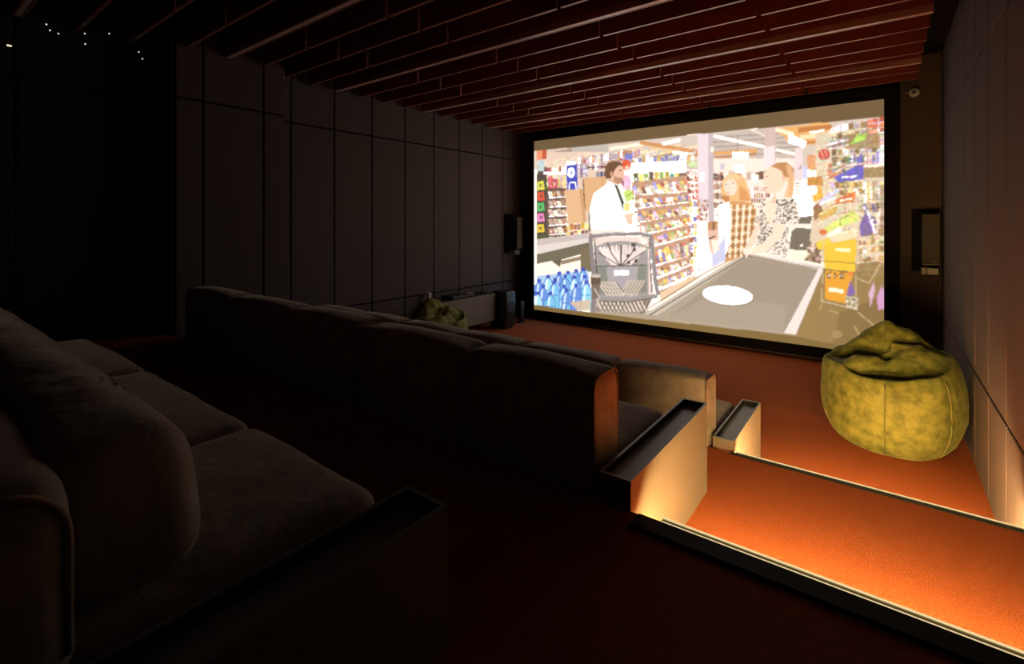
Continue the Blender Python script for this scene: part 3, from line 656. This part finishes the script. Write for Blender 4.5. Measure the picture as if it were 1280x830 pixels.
# ------------------------------------------------------------------ sofas
def sofa(label, x0, xs, y0, z0, group, seed, dz=0.0, depth=0.78, rr=.045):
    """x0 = right end, xs = list of section edges going left; y0 = rear face, z0 = tier height"""
    edges = [x0] + xs
    xl, xr = edges[-1], edges[0]
    t = empty('sofa', ((xl + xr) / 2, y0 + depth / 2, z0)); tag(t, label, 'sofa', group)
    cx, cy = t.location.x, t.location.y
    H = 0.80 + dz
    Y = lambda v: y0 + v - cy
    obj('base', bbox(xl - cx + .01, xr - cx - .01, Y(.03), Y(depth - .05), .03, .24, .01, 2), M_SOFAB, t)
    for sx in (xl + .08, xr - .08):
        for sy in (.08, depth - .1):
            b = bmesh.new(); cyl(b, (sx - cx, Y(sy), 0), (sx - cx, Y(sy), .04), .02, .025)
            obj('leg', b, M_BLACKP, t)
    backs = []
    for i, (a, c) in enumerate(zip(edges, edges[1:])):
        r, l = a - cx, c - cx
        bk = obj('backrest', pillow(l + .002, r - .002, Y(0), Y(.225), .10, H, (.004, .012, .016), n=16, ex=7, wr=.005, seed=seed + i), M_SOFA, t, smooth=True)
        backs.append(bk)
        obj('seat_cushion', pillow(l + .003, r - .003, Y(.20), Y(depth), .22, .44, (.004, .008, .018), n=16, ex=8, wr=.006, seed=seed + i + 40), M_SOFA, t, smooth=True)
    # piping round the outer end of the back
    def end_pipe(x):
        pts = []
        yb, yf, zt = Y(.010), Y(.215), H - .006
        pts += [(x, yb, .14), (x, yb, zt - rr)]
        pts += [(x, yb + rr * (1 - math.cos(a)), zt - rr + rr * math.sin(a)) for a in [k * math.pi / 12 for k in range(1, 7)]]
        pts += [(x, yf - rr * (1 - math.cos(a)), zt - rr + rr * math.sin(a)) for a in [k * math.pi / 12 for k in range(6, 0, -1)]]
        pts += [(x, yf, zt - rr), (x, yf, .44)]
        return tube(pts, .006)
    obj('piping', end_pipe(xr - cx - .012), M_PIPE, backs[0], smooth=True)
    obj('piping', end_pipe(xl - cx + .012), M_PIPE, backs[-1], smooth=True)
    return t

G1 = 'sofas of the front row'; G2 = 'sofas of the middle row'
sofa('brown velvet two-seat sofa in the front row beside the lower tray console', -.88, [-1.53, -2.355], Y2 + .02, 0, G1, 1)
sofa('brown velvet two-seat sofa in the middle of the front row', -2.375, [-3.12, -3.845], Y2 + .02, 0, G1, 5)
sofa('brown velvet two-seat sofa at the panelled wall end of the front row', -3.875, [-4.62, -5.36], Y2 + .02, 0, G1, 9)
sofa('brown velvet two-seat sofa in the middle row beside the taller-standing tray console', -.88, [-1.58, -2.40], Y3 + .015, Z2, G2, 13)
sofa('long brown velvet three-seat sofa in the middle row near the pilaster', -2.43, [-3.18, -4.06, -4.93], Y3 + .015, Z2, G2, 17, dz=.015)

# rear row sofa with loose puffy back cushions
s3 = sofa('brown velvet sofa on the highest tier with a long puffy back cushion', -.905, [-1.525, -2.45, -3.38], -.045, Z3, 'sofa of the rear row', 23, depth=.755, dz=-.11, rr=.075)
def slump(p, yb=0):
    # the cushion leans back and rounds over towards its top
    k = max(0.0, (p.z - .45) / .28)
    return Vector((p.x, p.y - .045 * k * k, p.z))
cx, cy = s3.location.x, s3.location.y
for i, (a, c) in enumerate(((-.975, -3.30),)):
    b = pillow(c - cx, a - cx, .165 - cy, .385 - cy, .42, .70, (.012, .02, .02), n=76, ex=4.2, wr=.008, seed=70 + i)
    for v in b.verts:            # gathered pleats on the upper roll
        k = max(0.0, min(1.0, (v.co.z - .50) / .12))
        wv = v.co.x + cx
        env = 1.3 * math.exp(-((wv + 1.36) / .14) ** 2) + .5 * math.exp(-((wv + 1.9) / .15) ** 2) + .6 * math.exp(-((wv + 2.6) / .2) ** 2)
        v.co.z += .006 * env * k * math.sin(wv * 62 + v.co.y * 25)
        v.co = slump(v.co)
    obj('back_cushion', b, M_SOFA, s3, smooth=True)

# ------------------------------------------------------------------ end consoles with recessed tray tops
def tray_console(label, y0, y1, z0, h):
    x0, x1 = -.855, -.73
    t = empty('tray_console', ((x0 + x1) / 2, (y0 + y1) / 2, z0)); tag(t, label, 'console', 'end consoles with tray tops')
    w, l = (x1 - x0) / 2, (y1 - y0) / 2
    r = .010
    b = bmesh.new(); box(b, -w, w, -l, l, 0, h - .04)
    obj('body', b, M_BEIGE, t)
    b = bmesh.new()
    for a in ((-w, -w + r, -l, l), (w - r, w, -l, l), (-w + r, w - r, -l, -l + r), (-w + r, w - r, l - r, l)):
        box(b, a[0], a[1], a[2], a[3], h - .0405, h - .005)
    obj('tray_wall', b, M_BEIGE, t)
    b = bmesh.new()
    for a in ((-w - .001, -w + r, -l - .001, l + .001), (w - r, w + .001, -l - .001, l + .001), (-w + r, w - r, -l - .001, -l + r), (-w + r, w - r, l - r, l + .001)):
        box(b, a[0], a[1], a[2], a[3], h - .005, h)
    obj('tray_rim', b, M_TRAY, t)
    obj('tray_bottom', bbox(-w + r, w - r, -l + r, l - r, h - .041, h - .028, .002, 1), M_TRAYIN, t)
    b = bmesh.new()
    for a in ((-w + r, -w + r + .002, -l + r, l - r), (w - r - .002, w - r, -l + r, l - r), (-w + r, w - r, -l + r, -l + r + .002), (-w + r, w - r, l - r - .002, l - r)):
        box(b, a[0], a[1], a[2], a[3], h - .03, h - .004)
    obj('tray_lining', b, M_BLACKP, t)
    return t
tray_console('narrow beige console with dark tray top, on the front floor beside the first row', Y2 + .045, 4.01, 0, .455)
tray_console('narrow beige console with dark tray top, on the middle tier beside the second row', Y3 + .0, 2.63, Z2, .458)
tray_console('narrow console with dark tray top on the highest tier beside the rear sofa', -.20, .735, Z3, .455)

# ------------------------------------------------------------------ bean bags
def bean_mesh(R=0.55, seed=0.0):
    """local -Y is the front; sunken, folded top with a raised back"""
    bm = bmesh.new(); NT = 96
    def rimz(t):                      # t = angle, 0 = +X (right), -90 deg = front
        f = (1 - math.sin(t)) / 2     # 1 front, 0 back
        z = .60 * f + .70 * (1 - f) + .075 * max(0, math.cos(t - .15)) ** 2 + .01 * math.sin(5 * t + seed)
        return z - .03 * math.exp(-((t - math.radians(-118)) / .35) ** 2)
    prof = [(0.0, 0.0), (.35, 0.0), (.60, .0), (.72, .012), (.80, .05), (.885, .13), (.955, .25), (.995, .40), (1.0, .55), (.985, .72), (.95, .87), (.90, .96), (.865, 1.0)]
    rings = []
    for (rr, hh) in prof:
        ring = []
        for k in range(NT):
            t = k * 2 * math.pi / NT - math.pi
            r = R * rr * (1 + .03 * math.cos(2 * t + .6) * min(1, hh * 3)) * (1 + .012 * math.sin(t * 6 + 1.3 + seed) * math.sin(hh * 3))
            if hh > .7: r += .045 * R / .46 * math.exp(-((abs(t) - 2.95) / .22) ** 2) * (hh - .7) / .3 * (t < 0)
            if rr > .7:
                seam = min(abs(((t - s + math.pi) % (2 * math.pi)) - math.pi) for s in (math.radians(-92), math.radians(-38), math.radians(170), math.radians(40), math.radians(105)))
                r -= .010 * math.exp(-(seam / .03) ** 2) * (rr > .85)
                fold = .007 * math.sin(hh * 34 + 2 * math.sin(t * 3)) * math.exp(-((t - math.radians(-65)) / .35) ** 2) * (hh < .55)
                r += fold
            n = noise.fractal(Vector((math.cos(t) * 1.6 + seed, math.sin(t) * 1.6, hh * 2)), .8, 2, 3) * .014
            z = hh * rimz(t)
            ring.append(bm.verts.new(((r + n * (rr > .5)) * math.cos(t), (r + n * (rr > .5)) * math.sin(t), z)))
        rings.append(ring)
    # folded top
    NR = 26
    def top(x, y, t, s):
        """s from 0 at the rim to 1 at the centre"""
        a, b = x / R, y / R
        z = rimz(t)
        bowl = -.085 * math.exp(-((b + .60 - .10 * a) / .13) ** 2)                                   # crease behind the front rim
        ridge = .10 * math.exp(-((b + .22 - .28 * a) / .20) ** 2) * math.exp(-((a + .05) / .72) ** 4)   # the rolled middle fold
        val2 = -.06 * math.exp(-((b - .14 - .15 * a) / .09) ** 2)
        back = .235 * math.exp(-((b - .42) / .30) ** 2) * math.exp(-((a + .06) / .60) ** 2)           # raised back
        nz = noise.fractal(Vector((x * 5 + seed, y * 5, 3.3)), .7, 2.1, 4)
        cr = .03 * (abs(nz) - .25)
        sp = .012 * math.sin(9 * a + 7 * b + 3 * nz) * min(1, max(0, b + .3))
        return z + (bowl + ridge + val2 + back + cr + sp) * min(1, s * 3.2)
    for j in range(1, NR):
        s = j / NR; ring = []
        for k in range(NT):
            t = k * 2 * math.pi / NT - math.pi
            base = rings[len(prof) - 1][k].co
            f = (1 - s)
            x, y = base.x * f, base.y * f
            # rim curls up first, then in
            ring.append(bm.verts.new((x, y, top(x, y, t, s) + (.012 if j == 1 else 0))))
        rings.append(ring)
    for A, B in zip(rings[1:], rings[2:]):
        for k in range(NT):
            bm.faces.new((A[k], A[(k + 1) % NT], B[(k + 1) % NT], B[k]))
    bmesh.ops.remove_doubles(bm, verts=rings[0], dist=.001)
    c0 = [v for v in bm.verts if v.co.length < .01]
    for k in range(NT):
        bm.faces.new((c0[0], rings[1][(k + 1) % NT], rings[1][k]))
    ct = sum((v.co for v in rings[-1]), Vector()) / NT
    cv_ = bm.verts.new(ct)
    for k in range(NT):
        bm.faces.new((rings[-1][k], rings[-1][(k + 1) % NT], cv_))
    return bm

def bean_bag(label, loc, rz, R, sc, seed):
    t = empty('bean_bag', loc, rz); t.scale = sc; tag(t, label, 'bean bag', 'olive bean bags on the front floor')
    bdy = obj('body', bean_mesh(R, seed), M_OLIVE, t, smooth=True)
    # stitched seam down the front, edge welt on the rim and the carrying loop at the back
    def surf(t_, hh, off=.004):
        p = [(.80, .05), (.885, .13), (.955, .25), (.995, .40), (1.0, .55), (.985, .72), (.95, .87), (.90, .96)]
        for (r0, h0), (r1, h1) in zip(p, p[1:]):
            if h0 <= hh <= h1:
                rr = r0 + (r1 - r0) * (hh - h0) / (h1 - h0); break
        f = (1 - math.sin(t_)) / 2
        z = hh * (.60 * f + .70 * (1 - f) + .075 * max(0, math.cos(t_ - .15)) ** 2)
        r = R * rr * (1 + .03 * math.cos(2 * t_ + .6) * min(1, hh * 3)) - .008 + off
        return (r * math.cos(t_), r * math.sin(t_), z)
    for deg in (-92, -38):
        obj('seam', tube([surf(math.radians(deg), h) for h in np.linspace(.06, .95, 14)], .006, 6), M_OLSEAM, bdy, smooth=True)
    pts = [(.05 * math.cos(a) - .03, .44 * R / .55 + .02 * math.sin(a * 2), .845 + .035 * math.sin(a)) for a in np.linspace(0, math.pi, 9)]
    obj('carry_loop', tube(pts, .008, 6), M_OLSEAM, t, smooth=True)
    return t
bean_bag('large olive velvet bean bag at the foot of the aisle steps, against the panelled wall', (.035, 5.05, 0), math.radians(-2), .46, (1, 1, 1), 0.0)
bean_bag('olive bean bag in front of the low grey cabinet, slumped to one side', (-4.80, 4.72, 0), math.radians(100), .37, (1, 1, .79), 4.0)

# ------------------------------------------------------------------ low cabinet and the things on it
t = empty('low_cabinet', (-5.38, 5.74, 0)); tag(t, 'low grey media cabinet on thin legs along the panelled wall', 'cabinet')
obj('body', bbox(-.17, .155, -.66, .63, .14, .60, .004, 1), M_BLACKP, t)
obj('front_panel', bbox(.156, .178, -.66, .63, .145, .595, .003, 1), M_GREY, t)
for sx in (-.14, .14):
    for sy in (-.6, .57):
        b = bmesh.new(); cyl(b, (sx, sy, 0), (sx, sy, .145), .012, .016); obj('leg', b, M_BLACKP, t)
b = bmesh.new(); cyl(b, (0, 0, 0), (0, 0, .12), .034, .040, 20)
vs = bmesh.ops.create_cone(b, cap_ends=True, segments=20, radius1=.03, radius2=.035, depth=.01, matrix=Matrix.Translation((0, 0, .122)))
cup = tag(obj('cup', b, M_WHITE, loc=(-5.48, 5.12, .60), smooth=False), 'small white cup standing on the end of the low cabinet', 'cup')
tb = empty('media_player', (-5.36, 5.56, .60)); tag(tb, 'flat black media player on the low cabinet beside the white cup', 'media player')
obj('case', bbox(-.12, .12, -.17, .17, .006, .05, .006, 2), M_BLACKP, tb)
obj('front_panel', bbox(.118, .123, -.15, .15, .015, .04, .001), M_SUB, tb)
for sx in (-.1, .1):
    for sy in (-.14, .14):
        b = bmesh.new(); cyl(b, (sx, sy, 0), (sx, sy, .008), .012); obj('foot', b, M_BLACKP, tb)
rb = empty('small_speaker', (-5.34, 5.86, .60)); tag(rb, 'small grey box standing on the low cabinet beside the black player', 'speaker')
obj('case', bbox(-.05, .05, -.075, .075, 0, .055, .008, 2), M_GREY, rb)
obj('grille', bbox(.049, .053, -.06, .06, .01, .045, .002), M_GRILLE, rb)

# subwoofer tower with rounded edges
sb = empty('subwoofer', (-5.17, 6.55, 0)); tag(sb, 'glossy black subwoofer with rounded edges beside the low cabinet', 'subwoofer')
sc_ = obj('cabinet', bbox(-.17, .17, -.15, .14, .02, .625, .045, 5), M_SUB, sb, smooth=True)
b = bmesh.new(); cyl(b, (.168, 0, .36), (.176, 0, .36), .11, .105, 28); obj('driver', b, M_BLACKP, sc_)
for sx in (-.1, .1):
    for sy in (-.09, .09):
        b = bmesh.new(); cyl(b, (sx, sy, 0), (sx, sy, .03), .02); obj('foot', b, M_BLACKP, sb)
tw = empty('floor_speaker', (-5.16, 7.05, 0)); tag(tw, 'slim black floor speaker between the subwoofer and the screen corner', 'speaker')
obj('cabinet', bbox(-.035, .035, -.05, .05, .02, .38, .008, 2), M_BLACKP, tw)
obj('grille', bbox(-.028, .028, -.056, -.048, .05, .36, .003), M_FRAME, tw)
obj('base', bbox(-.06, .06, -.07, .07, 0, .022, .004), M_BLACKP, tw)

# ------------------------------------------------------------------ wall speakers beside the screen, dome camera, star points
def wall_speaker(label, x, y, rz):
    t = empty('wall_speaker', (x, y, 1.20), rz); tag(t, label, 'speaker', 'wall speakers beside the screen')
    obj('mounting_plate', bbox(-.145, .105, -.035, 0, .02, .745, .006, 2), M_FRAME, t)
    cb = obj('cabinet', bbox(-.062, .10, -.235, -.03, .115, .69, .008, 2), M_BLACKP, t)
    obj('grille', bbox(-.056, .094, -.243, -.233, .125, .68, .004, 1), M_GRILLE, cb)
    obj('trim', bbox(-.058, .096, -.246, -.236, .108, .118, .002, 1), M_STEEL, cb)
    obj('badge', bbox(.03, .07, -.248, -.242, .14, .152, .001, 1), M_STEEL, cb)
    br = obj('bracket', bbox(-.065, .085, -.20, 0, -.005, .075, .004, 1), M_STEEL, t)
    b = bmesh.new(); cyl(b, (-.02, -.19, .0), (-.02, -.19, .12), .012); obj('bracket_pin', b, M_BLACKP, br)
    return t
wall_speaker('black wall speaker with brown grille at the aisle side of the screen', .405, YF, 0)
wall_speaker('black wall speaker in the dark corner between screen and low cabinet', XL + .03, 7.22, math.radians(90))

dc = empty('dome_camera', (.285, YF, 3.325)); tag(dc, 'small white dome camera on the wall beside the screen top', 'camera')
b = bmesh.new(); cyl(b, (0, 0, 0), (0, -.03, 0), .052, .05, 24); obj('base', b, M_WHITE, dc)
b = bmesh.new(); bmesh.ops.create_uvsphere(b, u_segments=24, v_segments=16, radius=.05, matrix=Matrix.Translation((0, -.04, 0)))
hs = obj('housing', b, M_WHITE, dc, smooth=True)
b = bmesh.new(); cyl(b, (-.004, -.078, -.006), (-.004, -.094, -.01), .024, .021, 20); obj('lens', b, M_BLACKP, hs)
obj('cable', tube([(-.04, -.01, .01), (-.09, -.012, .02), (-.13, -.02, .035)], .006), M_STEEL, dc)

for (px, py) in [(62.5, 38), (73, 42), (106, 42), (106.5, 55), (136.5, 42), (58, 30.5), (178, 73.5), (173.5, 65)]:
    p = pix_x(px, py, XL + .032)
    b = bmesh.new(); bmesh.ops.create_icosphere(b, subdivisions=1, radius=.0065)
    tag(obj('star_light', b, M_STAR, loc=p), 'tiny white star point light high on the dark side wall', 'star light', 'star points on the side wall')
p = pix_x(11.5, 57, XL + .034)
tag(obj('indicator_light', bbox(-.004, .004, -.014, .014, -.006, .006, .002), M_STARY, loc=p), 'small yellowish indicator light on the dark side wall', 'indicator light')
